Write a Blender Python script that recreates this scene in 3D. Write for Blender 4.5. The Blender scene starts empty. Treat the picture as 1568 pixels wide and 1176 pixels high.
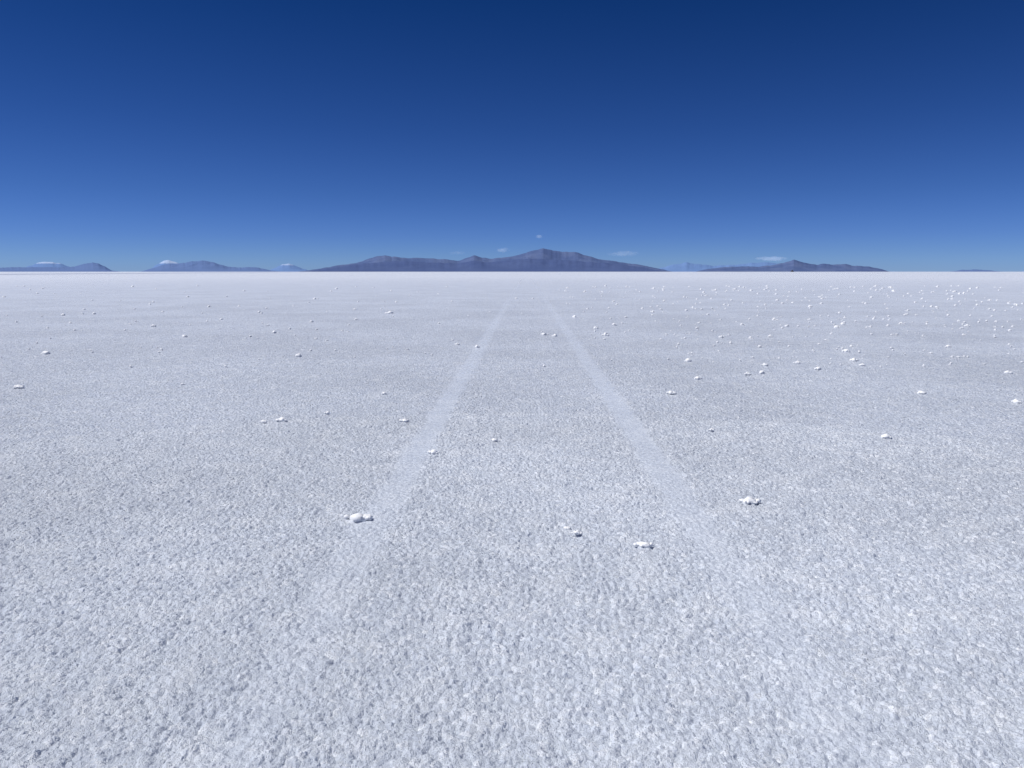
import bpy, math, random
import numpy as np
from mathutils import Vector, noise

random.seed(7); np.random.seed(7)
scene = bpy.context.scene
H = 1.35
F = 1132.0; CX, CY = 784.0, 588.0
PITCH = math.atan(172.0/F)
YAW = math.radians(1.1)      # camera turned slightly left of the wheel-track direction (+Y)

def link(ob):
    scene.collection.objects.link(ob); return ob

def bearing(px):             # horizontal bearing vector of something on the horizon
    a = math.atan((px-CX)/F*math.cos(PITCH)) - YAW
    return math.sin(a), math.cos(a), a

def ground_pt(px, py):
    u = (px-CX)/F; v = (py-CY)/F
    f = math.cos(PITCH) - v*math.sin(PITCH)
    z = -math.sin(PITCH) - v*math.cos(PITCH)
    t = H/(-z)
    x, y = u*t, f*t
    return (x*math.cos(YAW)-y*math.sin(YAW), x*math.sin(YAW)+y*math.cos(YAW))

class NT:
    def __init__(s, tree):
        s.t = tree; tree.nodes.clear()
    def n(s, typ, **kw):
        nd = s.t.nodes.new(typ)
        for k, v in kw.items():
            if k.startswith('i_'): continue
            setattr(nd, k, v)
        for k, v in kw.items():
            if k.startswith('i_'):
                key = k[2:]
                key = int(key) if key.isdigit() else key.replace('_', ' ')
                if isinstance(v, bpy.types.NodeSocket): s.t.links.new(v, nd.inputs[key])
                else: nd.inputs[key].default_value = v
        return nd
    def m(s, op, a, b=0.0, c=None, clamp=False):
        nd = s.t.nodes.new('ShaderNodeMath'); nd.operation = op; nd.use_clamp = clamp
        for i, v in enumerate((a, b, c)):
            if v is None: continue
            if isinstance(v, bpy.types.NodeSocket): s.t.links.new(v, nd.inputs[i])
            else: nd.inputs[i].default_value = v
        return nd.outputs[0]
    def mr(s, v, a, b, c, d, smooth=True):
        nd = s.t.nodes.new('ShaderNodeMapRange')
        nd.interpolation_type = 'SMOOTHSTEP' if smooth else 'LINEAR'
        s.t.links.new(v, nd.inputs[0])
        for i, x in zip((1,2,3,4), (a,b,c,d)): nd.inputs[i].default_value = x
        return nd.outputs[0]
    def noise(s, vec, scale, detail=2.0, rough=0.5, **kw):
        nd = s.n('ShaderNodeTexNoise', i_Vector=vec, i_Scale=scale, i_Detail=detail, i_Roughness=rough)
        return nd.outputs['Fac']
    def mixc(s, fac, a, b, mode='MIX'):
        nd = s.t.nodes.new('ShaderNodeMix'); nd.data_type = 'RGBA'; nd.blend_type = mode
        for idx, v in ((0, fac), (6, a), (7, b)):
            if isinstance(v, bpy.types.NodeSocket): s.t.links.new(v, nd.inputs[idx])
            else: nd.inputs[idx].default_value = v
        return nd.outputs[2]
    def link(s, a, b): s.t.links.new(a, b)

TL, TR, TW = -0.822, 0.934, 0.11

# ------------------------------------------------------------- salt ground
mat = bpy.data.materials.new("salt_crust"); mat.use_nodes = True
mat.displacement_method = 'BOTH'
g = NT(mat.node_tree)
co = g.n('ShaderNodeTexCoord').outputs['Object']
sep = g.n('ShaderNodeSeparateXYZ', i_0=co)
X, Y = sep.outputs[0], sep.outputs[1]
r = g.n('ShaderNodeVectorMath', operation='LENGTH', i_0=co).outputs['Value']
# wheel tracks: compressed salt
n2 = g.noise(co, 9.0, 2.0, 0.55)
wob = g.m('MULTIPLY', g.m('SUBTRACT', g.noise(co, 3.0, 1.0), 0.5), 0.12)
xw = g.m('ADD', X, wob)
def band(c):
    d = g.m('ABSOLUTE', g.m('SUBTRACT', xw, c))
    return g.mr(d, TW*0.55, TW*1.30, 1.0, 0.0)
track = g.m('MAXIMUM', band(TL), band(TR))
front = g.mr(Y, 1.5, 6.5, 0.28, 1.0)
track = g.m('MULTIPLY', track, front)
# relief: rounded crystal lumps on a gently uneven crust
vor = g.n('ShaderNodeTexVoronoi', feature='F1', voronoi_dimensions='2D', i_Vector=co, i_Scale=40.0)
vd = g.m('MULTIPLY', vor.outputs['Distance'], vor.outputs['Distance'])
lump = g.m('SUBTRACT', 1.0, g.m('MULTIPLY', vd, 2.0))
n1 = g.noise(co, 32.0, 5.0, 0.63)
h = g.m('MULTIPLY', lump, 0.0065)
h = g.m('MULTIPLY_ADD', n1, 0.036, h)
h = g.m('MULTIPLY_ADD', n2, 0.038, h)
h = g.m('SUBTRACT', h, 0.041)
damp = g.m('SUBTRACT', 1.0, g.m('MULTIPLY', track, 0.66))
h = g.m('MULTIPLY', h, damp)
h = g.m('MULTIPLY_ADD', track, -0.001, h)
fade = g.mr(r, 6.0, 70.0, 1.0, 0.10)
h = g.m('MULTIPLY', h, fade)
disp = g.n('ShaderNodeDisplacement', i_Height=h, i_Midlevel=0.0, i_Scale=1.0)
# colour: translucent grey salt vs white crystals
rnd = g.n('ShaderNodeSeparateColor', i_0=vor.outputs['Color']).outputs[0]
grain = g.mr(n1, 0.36, 0.64, 0.0, 1.0)
c = g.mixc(grain, (0.515,0.560,0.645,1), (0.68,0.73,0.80,1))
patch = g.mr(g.noise(co, 4.5, 4.0, 0.65), 0.44, 0.68, 0.0, 0.45)
c = g.mixc(patch, c, (0.81,0.84,0.88,1))
big = g.mr(g.noise(co, 0.35, 3.0, 0.55), 0.35, 0.65, 0.91, 1.03)
c = g.mixc(1.0, c, g.n('ShaderNodeCombineColor', i_0=big, i_1=big, i_2=big).outputs[0], 'MULTIPLY')
spk = g.m('MULTIPLY', g.m('MULTIPLY', g.mr(rnd, 0.72, 0.92, 0.0, 0.5), grain), g.m('SUBTRACT', 1.0, track))
c = g.mixc(spk, c, (0.92,0.935,0.96,1))
c = g.mixc(g.m('MULTIPLY', track, 0.30), c, (0.65,0.70,0.775,1))
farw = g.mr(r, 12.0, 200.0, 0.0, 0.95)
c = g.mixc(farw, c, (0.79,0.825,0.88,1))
# thin, damp band of darker salt far off to the left
A = ground_pt(-200, 421.5); B = ground_pt(400, 417.2)
dx, dy = B[0]-A[0], B[1]-A[1]; L = math.hypot(dx, dy); nx, ny = -dy/L, dx/L
dl = g.m('ADD', g.m('MULTIPLY', X, nx), g.m('MULTIPLY', Y, ny))
dl = g.m('ABSOLUTE', g.m('SUBTRACT', dl, A[0]*nx+A[1]*ny))
bandf = g.m('MULTIPLY', g.mr(dl, 15.0, 40.0, 0.7, 0.0), g.mr(X, -60.0, -110.0, 0.0, 1.0))
c = g.mixc(bandf, c, (0.30,0.33,0.42,1))
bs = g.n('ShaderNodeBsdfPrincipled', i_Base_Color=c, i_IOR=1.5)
rough = g.mr(rnd, 0.50, 0.95, 0.5, 0.22)
g.link(rough, bs.inputs['Roughness'])
bs.inputs['Specular IOR Level'].default_value = 0.5
out = g.n('ShaderNodeOutputMaterial')
g.link(bs.outputs[0], out.inputs['Surface']); g.link(disp.outputs[0], out.inputs['Displacement'])

# sheet: polar grid, fine where the salt is close
ang = np.concatenate([np.linspace(-48, 48, 1100), np.linspace(50, 310, 90)])
ang = np.radians(ang)
rr = [0.25]
while rr[-1] < 1.6: rr.append(rr[-1]*1.03)
while rr[-1] < 7: rr.append(rr[-1]*1.0020)
while rr[-1] < 40: rr.append(rr[-1]*1.006)
while rr[-1] < 160000: rr.append(rr[-1]*1.12)
rr = np.array(rr); NA, NR = len(ang), len(rr)
Xv = np.outer(rr, np.sin(ang)); Yv = np.outer(rr, np.cos(ang))
V = np.zeros((NR*NA+1, 3), dtype=np.float32)
V[:-1,0] = Xv.ravel(); V[:-1,1] = Yv.ravel()
i = np.arange(NR-1)[:,None]*NA; j = np.arange(NA)[None,:]; j2 = (j+1) % NA
quads = np.stack([i+j, i+NA+j, i+NA+j2, i+j2], -1).reshape(-1,4)[:, ::-1]
jj = np.arange(NA); tris = np.stack([np.full(NA, NR*NA), (jj+1)%NA, jj], -1)
loops = np.concatenate([quads.ravel(), tris.ravel()]).astype(np.int32)
starts = np.concatenate([np.arange(len(quads))*4, len(quads)*4+np.arange(NA)*3]).astype(np.int32)
me = bpy.data.meshes.new("salt_flat")
me.vertices.add(len(V)); me.vertices.foreach_set("co", V.ravel())
me.loops.add(len(loops)); me.loops.foreach_set("vertex_index", loops)
me.polygons.add(len(starts)); me.polygons.foreach_set("loop_start", starts)
me.update(calc_edges=True); me.validate()
me.shade_smooth()
me.materials.append(mat)
link(bpy.data.objects.new("salt_flat_ground", me))
print("normal z", me.polygons[0].normal.z, len(V))

# ------------------------------------------------------------- tyre tracks (pressed powder film)
tm = bpy.data.materials.new("pressed_salt"); tm.use_nodes = True
t = NT(tm.node_tree)
co = t.n('ShaderNodeTexCoord').outputs['Object']
sep = t.n('ShaderNodeSeparateXYZ', i_0=co)
ax = t.m('ABSOLUTE', t.m('MULTIPLY_ADD', t.m('SUBTRACT', t.noise(co, 2.5, 4.0, 0.6), 0.5), 0.12, sep.outputs[0]))
edge = t.mr(ax, 0.045, 0.13, 1.0, 0.0)
brk = t.mr(t.noise(co, 24.0, 4.0, 0.65), 0.40, 0.62, 0.15, 1.0)
lg = t.mr(t.noise(co, 0.9, 3.0), 0.35, 0.6, 0.55, 1.0)
fr = t.mr(sep.outputs[1], 2.0, 6.5, 0.20, 1.0)
al = t.m('MULTIPLY', t.m('MULTIPLY', edge, brk), t.m('MULTIPLY', fr, t.m('MULTIPLY', lg, 0.38)))
b = t.n('ShaderNodeBsdfPrincipled', i_Base_Color=(0.69,0.735,0.81,1), i_Roughness=0.7)
b.inputs['Specular IOR Level'].default_value = 0.2
bump = t.n('ShaderNodeBump', i_Strength=0.5, i_Distance=0.006, i_Height=t.noise(co, 50.0, 3.0))
t.link(bump.outputs[0], b.inputs['Normal'])
t.link(al, b.inputs['Alpha'])
o = t.n('ShaderNodeOutputMaterial'); t.link(b.outputs[0], o.inputs[0])
for x0 in (TL, TR):
    ys = [1.2*(1.06**k) for k in range(85)]
    vs, fs = [], []
    for k, y in enumerate(ys):
        for s in (-1, 0, 1): vs.append((s*0.17, y, 0.0))
        if k:
            for q in (0, 1):
                a0 = (k-1)*3+q; fs.append((a0, a0+1, a0+4, a0+3))
    m_ = bpy.data.meshes.new("tire_track"); m_.from_pydata(vs, [], fs); m_.materials.append(tm)
    ob = link(bpy.data.objects.new("tire_track", m_)); ob.location = (x0, 0, 0.004)

# ------------------------------------------------------------- loose salt clumps
cm = bpy.data.materials.new("white_salt"); cm.use_nodes = True
q = NT(cm.node_tree)
co = q.n('ShaderNodeTexCoord').outputs['Object']
nn = q.noise(co, 90.0, 4.0, 0.6)
cc = q.mixc(q.mr(nn, 0.35, 0.65, 0.0, 1.0), (0.87,0.885,0.905,1), (0.95,0.955,0.96,1))
b = q.n('ShaderNodeBsdfPrincipled', i_Base_Color=cc, i_Roughness=0.6)
bump = q.n('ShaderNodeBump', i_Strength=0.5, i_Distance=0.005, i_Height=nn)
q.link(bump.outputs[0], b.inputs['Normal'])
o = q.n('ShaderNodeOutputMaterial'); q.link(b.outputs[0], o.inputs[0])
import bmesh
def ico(sub):
    bm = bmesh.new(); bmesh.ops.create_icosphere(bm, subdivisions=sub, radius=1)
    v = np.array([x.co[:] for x in bm.verts]); f = np.array([[w.index for w in p.verts] for p in bm.faces]); bm.free()
    return v, f
ICO = {1: ico(1), 2: ico(2), 3: ico(3)}
CV, CF, off = [], [], 0
def clump(x, y, w, n=6, sub=2, hk=0.30, z0=0.006):
    global off
    for k in range(n):
        a = random.uniform(0, 6.28); d = w*0.42*random.random()**0.7 if k else 0
        fall = 1-0.5*d/(w*0.42)
        s = w*(random.uniform(0.11, 0.25)*fall if k else 0.28)
        v, f = ICO[sub]; v = v.copy()
        sd = random.uniform(0, 100)
        dsp = np.array([noise.noise(Vector((p[0]*1.7+sd, p[1]*1.7, p[2]*1.7)))*0.5 + noise.noise(Vector((p[0]*4+sd, p[1]*4, p[2]*4)))*0.35 for p in v])
        v = v*(1+dsp)[:,None]
        hz = s*hk*2*random.uniform(0.7,1.1)
        v *= np.array([s*random.uniform(0.8,1.4), s*random.uniform(0.7,1.1), hz])
        v += np.array([x+math.cos(a)*d*1.2, y+math.sin(a)*d*0.8, z0-0.1*hz])
        CV.append(v); CF.append(f+off); off += len(v)
near = [(664,695,20),(548,796,38),(433,645,17),(403,648,11),(620,646,15),(1148,770,28),(884,819,18),(986,838,26),(868,812,14),
 (1027,603,15),(1054,554,11),(1068,581,11),(1144,574,10),(1166,572,11),(1171,560,10),(1221,557,9),(1253,566,10),(1296,539,11),
 (1307,553,10),(1410,603,15),(1357,671,16),(1556,617,12),(1543,572,10),(1281,502,8),(1104,517,8),(1149,519,8),(1163,532,7),
 (1179,516,7),(1067,503,6),(1452,532,7),(1481,500,7),(1186,490,7),(1240,490,6),(1190,460,6),(29,594,16),(70,542,10),(283,516,10),
 (457,546,10),(420,510,8),(397,479,6),(598,480,14),(927,514,10),(833,513,10),(850,515,8),(912,503,8),(880,486,8),(940,498,7),
 (97,483,6),(477,493,6),(545,490,6),(700,528,8),(1290,497,7),(1205,500,7),(1136,498,7),(1380,496,7),(1240,470,6),(757,676,10),
 (1090,660,8),(940,462,6),(1320,560,8),(1000,478,6),(730,532,8),(502,634,8),(588,604,7),(280,590,6),(320,470,5),(235,500,6)]
for px, py, w in near:
    x, y = ground_pt(px, py); d = math.hypot(x, y)
    big_ = w > 12
    clump(x, y, w*d/F*(1.05 if big_ else 1.2), n=16 if big_ else 7, sub=2, hk=0.40 if big_ else 0.55, z0=0.013)
for k in range(640):                                   # far scatter, denser to the right
    px = random.uniform(860, 1600) if random.random() < 0.76 else random.uniform(-20, 860)
    py = 416 + 22*math.exp(random.uniform(0, 1.9))
    x, y = ground_pt(px, py); d = math.hypot(x, y)
    if abs(x-TL) < .3 or abs(x-TR) < .3: continue
    clump(x, y, random.uniform(2.5, 6.8)*d/F, n=4, sub=1, hk=0.55, z0=0.013)
m_ = bpy.data.meshes.new("salt_clumps")
m_.from_pydata(np.concatenate(CV).tolist(), [], np.concatenate(CF).tolist()); m_.shade_smooth(); m_.materials.append(cm)
link(bpy.data.objects.new("salt_clumps", m_))

# ------------------------------------------------------------- mountains
def rock_mat(name, lo, hi, snow=None, nscale=0.0012):
    m = bpy.data.materials.new(name); m.use_nodes = True
    q = NT(m.node_tree)
    co = q.n('ShaderNodeTexCoord').outputs['Object']
    z = q.n('ShaderNodeSeparateXYZ', i_0=co).outputs[2]
    nn = q.noise(co, nscale, 6.0, 0.62)
    c = q.mixc(q.mr(nn, 0.38, 0.64, 0, 1), lo, hi)
    if snow:
        zz = q.m('MULTIPLY_ADD', nn, snow[1], z)
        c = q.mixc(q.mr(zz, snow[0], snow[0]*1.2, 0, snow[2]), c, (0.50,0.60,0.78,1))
    b = q.n('ShaderNodeBsdfDiffuse', i_Color=c)
    o = q.n('ShaderNodeOutputMaterial'); q.link(b.outputs[0], o.inputs[0])
    return m
def mountains(name, pts, D, depth, mat, seed, rough=0.25, nu=360, nv=48, yh=416.0):
    xs = [p[0] for p in pts]; ys = [p[1] for p in pts]
    vs, fs = [], []
    for i in range(nu+1):
        px = xs[0]+(xs[-1]-xs[0])*i/nu
        hp = yh-np.interp(px, xs, ys)
        sx, sy, a = bearing(px)
        base = max(hp, 0)*D/F
        fine = noise.fractal(Vector((px*0.09, seed, 0)), 1.0, 2.1, 5)*0.9*D/F
        for j in range(nv+1):
            v = j/nv*2-1
            dist = (D + v*depth*0.5)/math.cos(a)
            x, y = sx*dist, sy*dist
            shp = max(0.0, 1-abs(v)**1.15)
            rg = 1-abs(noise.fractal(Vector((x*2.2/depth+seed, y*2.2/depth, seed)), 0.9, 2.1, 5))*2
            k = 1-rough*(1-rg)*min(1, abs(v)*4)
            z = (base+fine*min(1, base/(4*D/F)))*shp*k*(dist/D*math.cos(a))
            if j in (0, nv) or i in (0, nu): z = -20
            vs.append((x, y, z-2))
    for i in range(nu):
        for j in range(nv):
            a0 = i*(nv+1)+j; fs.append((a0, a0+nv+1, a0+nv+2, a0+1))
    m_ = bpy.data.meshes.new(name); m_.from_pydata(vs, [], fs); m_.shade_smooth(); m_.materials.append(mat)
    return link(bpy.data.objects.new(name, m_))

rk_main = rock_mat("hazy_rock", (0.085,0.127,0.265,1), (0.118,0.162,0.305,1))  # blue aerial haze is painted into these rock colours, no air volume
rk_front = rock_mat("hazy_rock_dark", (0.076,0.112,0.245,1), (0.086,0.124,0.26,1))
rk_far = rock_mat("hazy_far_rock", (0.150,0.250,0.48,1), (0.16,0.262,0.49,1))  # farther ranges: paler, bluer haze put into the base colour
rk_left = rock_mat("hazy_left_rock", (0.125,0.195,0.385,1), (0.135,0.205,0.40,1))

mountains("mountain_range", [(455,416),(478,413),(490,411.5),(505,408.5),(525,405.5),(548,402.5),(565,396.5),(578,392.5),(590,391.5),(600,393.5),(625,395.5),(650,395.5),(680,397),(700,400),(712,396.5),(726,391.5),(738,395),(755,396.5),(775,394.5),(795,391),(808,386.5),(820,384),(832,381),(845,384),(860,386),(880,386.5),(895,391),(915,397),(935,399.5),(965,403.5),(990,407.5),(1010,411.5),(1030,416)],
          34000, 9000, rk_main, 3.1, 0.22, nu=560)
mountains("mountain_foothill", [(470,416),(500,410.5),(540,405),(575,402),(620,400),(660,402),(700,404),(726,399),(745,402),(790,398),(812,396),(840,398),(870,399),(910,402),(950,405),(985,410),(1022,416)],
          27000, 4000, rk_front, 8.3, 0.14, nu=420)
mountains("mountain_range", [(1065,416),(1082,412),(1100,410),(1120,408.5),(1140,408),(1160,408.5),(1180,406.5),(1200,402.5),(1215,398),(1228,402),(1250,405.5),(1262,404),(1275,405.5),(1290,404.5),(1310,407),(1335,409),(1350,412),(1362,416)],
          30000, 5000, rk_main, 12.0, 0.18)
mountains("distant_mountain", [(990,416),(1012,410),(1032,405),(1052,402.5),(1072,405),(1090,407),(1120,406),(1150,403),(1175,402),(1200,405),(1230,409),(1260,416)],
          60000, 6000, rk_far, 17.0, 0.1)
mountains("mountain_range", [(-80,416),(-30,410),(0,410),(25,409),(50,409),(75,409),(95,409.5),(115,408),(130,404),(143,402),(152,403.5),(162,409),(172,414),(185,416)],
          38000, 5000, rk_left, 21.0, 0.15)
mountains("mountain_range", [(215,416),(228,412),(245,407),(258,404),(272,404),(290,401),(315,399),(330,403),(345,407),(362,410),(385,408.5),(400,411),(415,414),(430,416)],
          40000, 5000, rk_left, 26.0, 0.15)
sn = rock_mat("hazy_snowy_rock", (0.150,0.250,0.48,1), (0.16,0.262,0.49,1), snow=(800.0, 220.0, 0.75), nscale=0.005)  # rock under the snow carries the same painted distance haze
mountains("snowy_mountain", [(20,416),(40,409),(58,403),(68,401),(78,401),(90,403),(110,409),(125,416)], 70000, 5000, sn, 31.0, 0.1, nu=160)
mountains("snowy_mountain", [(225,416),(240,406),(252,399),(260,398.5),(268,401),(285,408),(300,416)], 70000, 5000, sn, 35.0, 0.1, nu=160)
sn2 = rock_mat("hazy_snowy_rock_low", (0.150,0.250,0.48,1), (0.16,0.262,0.49,1), snow=(640.0, 200.0, 0.6), nscale=0.005)
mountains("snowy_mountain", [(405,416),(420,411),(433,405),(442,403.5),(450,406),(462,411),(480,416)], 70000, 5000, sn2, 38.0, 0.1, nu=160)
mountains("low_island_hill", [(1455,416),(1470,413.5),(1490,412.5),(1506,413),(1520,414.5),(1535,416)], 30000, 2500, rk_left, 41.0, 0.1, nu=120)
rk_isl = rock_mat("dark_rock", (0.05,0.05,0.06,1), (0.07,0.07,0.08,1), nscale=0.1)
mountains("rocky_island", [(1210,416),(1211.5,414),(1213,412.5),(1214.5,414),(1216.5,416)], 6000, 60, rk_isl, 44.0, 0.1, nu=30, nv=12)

# ------------------------------------------------------------- small clouds
def cloud(px, py, wpx, hpx, D, dens, seed):
    m = bpy.data.materials.new("cloud_vapour"); m.use_nodes = True
    q = NT(m.node_tree)
    co = q.n('ShaderNodeTexCoord').outputs['Object']
    ln = q.n('ShaderNodeVectorMath', operation='LENGTH', i_0=co).outputs['Value']
    of = q.n('ShaderNodeVectorMath', operation='ADD', i_0=co, i_1=(seed, seed*2, 0)).outputs[0]
    st = q.n('ShaderNodeVectorMath', operation='MULTIPLY', i_0=of, i_1=(wpx/max(hpx,1)*0.5, 1, 0.9)).outputs[0]
    nz = q.noise(st, 1.7, 5.0, 0.6)
    fall = q.mr(ln, 0.15, 1.0, 0.32, -0.45)
    dd = q.m('MULTIPLY', q.m('MAXIMUM', q.m('ADD', q.m('SUBTRACT', nz, 0.5), fall), 0.0), dens)
    vol = q.n('ShaderNodeVolumeScatter', i_Color=(0.98,0.985,1,1), i_Density=dd, i_Anisotropy=0.0)
    em = q.n('ShaderNodeEmission', i_Color=(0.07,0.17,0.36,1), i_Strength=dd)   # multiply-scattered skylight
    ad = q.n('ShaderNodeAddShader', i_0=vol.outputs[0], i_1=em.outputs[0])
    o = q.n('ShaderNodeOutputMaterial'); q.link(ad.outputs[0], o.inputs['Volume'])
    v, f = ICO[3]
    me = bpy.data.meshes.new("cloud"); me.from_pydata(v.tolist(), [], f.tolist()); me.materials.append(m)
    ob = link(bpy.data.objects.new("cloud", me))
    sx, sy, a = bearing(px); d = D/math.cos(a)
    ob.location = (sx*d, sy*d, (416-py)/F*D)
    s = D/F
    ob.scale = (wpx*s*0.5, wpx*s*0.4, hpx*s*0.5)
    ob.rotation_euler = (0, 0, -a)
cloud(826, 364, 24, 11, 30000, 0.007, 1.0)
cloud(770, 384, 40, 14, 36000, 0.004, 4.0)
cloud(955, 389, 90, 18, 40000, 0.0012, 9.0)
cloud(1180, 397, 84, 15, 42000, 0.004, 13.0)
cloud(700, 388, 50, 12, 42000, 0.0008, 17.0)

# ------------------------------------------------------------- sky + sun
EL, AZ = math.radians(58), math.radians(-92)
w = bpy.data.worlds.new("World"); scene.world = w; w.use_nodes = True
q = NT(w.node_tree)
sky = q.n('ShaderNodeTexSky', sky_type='NISHITA', sun_disc=False, sun_elevation=EL, sun_rotation=AZ,
          altitude=3660, air_density=1.0, dust_density=0.0, ozone_density=3.0)
# thin, dry altiplano air: deeper blue than the sea-level-tuned model, per elevation angle
dirv = q.n('ShaderNodeTexCoord').outputs['Generated']
dz = q.n('ShaderNodeSeparateXYZ', i_0=dirv).outputs[2]
ramp = q.n('ShaderNodeValToRGB')
q.link(dz, ramp.inputs[0])
el = ramp.color_ramp.elements
stops = [(0.0,(0.37,0.54,1.0)), (0.014,(0.37,0.55,1.0)), (0.045,(0.310,0.48,0.95)), (0.098,(0.245,0.42,0.83)), (0.179,(0.165,0.345,0.73)), (0.322,(0.062,0.25,0.59)), (1.0,(0.12,0.30,0.66))]
while len(el) < len(stops): el.new(0.5)
for e, (p, cc_) in zip(el, stops): e.position = p; e.color = (*cc_, 1)
skyc = q.mixc(1.0, sky.outputs[0], ramp.outputs[0], 'MULTIPLY')
bg = q.n('ShaderNodeBackground', i_Color=skyc, i_Strength=0.08)
o = q.n('ShaderNodeOutputWorld'); q.link(bg.outputs[0], o.inputs[0])
sd = bpy.data.lights.new("sun", 'SUN'); sd.energy = 4.0; sd.angle = math.radians(0.53); sd.color = (1.0, 0.98, 0.95)
so = link(bpy.data.objects.new("sun", sd))
dv = Vector((math.sin(AZ)*math.cos(EL), math.cos(AZ)*math.cos(EL), math.sin(EL)))
so.rotation_euler = dv.to_track_quat('Z', 'Y').to_euler()

# ------------------------------------------------------------- camera
cd = bpy.data.cameras.new("camera"); cd.sensor_width = 36; cd.lens = 36*F/1568; cd.clip_start = 0.05; cd.clip_end = 400000
cam = link(bpy.data.objects.new("camera", cd)); cam.location = (0, 0, H)
cam.rotation_euler = (math.pi/2-PITCH, 0, YAW)
scene.camera = cam
scene.view_settings.view_transform = 'Standard'; scene.view_settings.look = 'None'
scene.view_settings.exposure = 0; scene.view_settings.gamma = 1
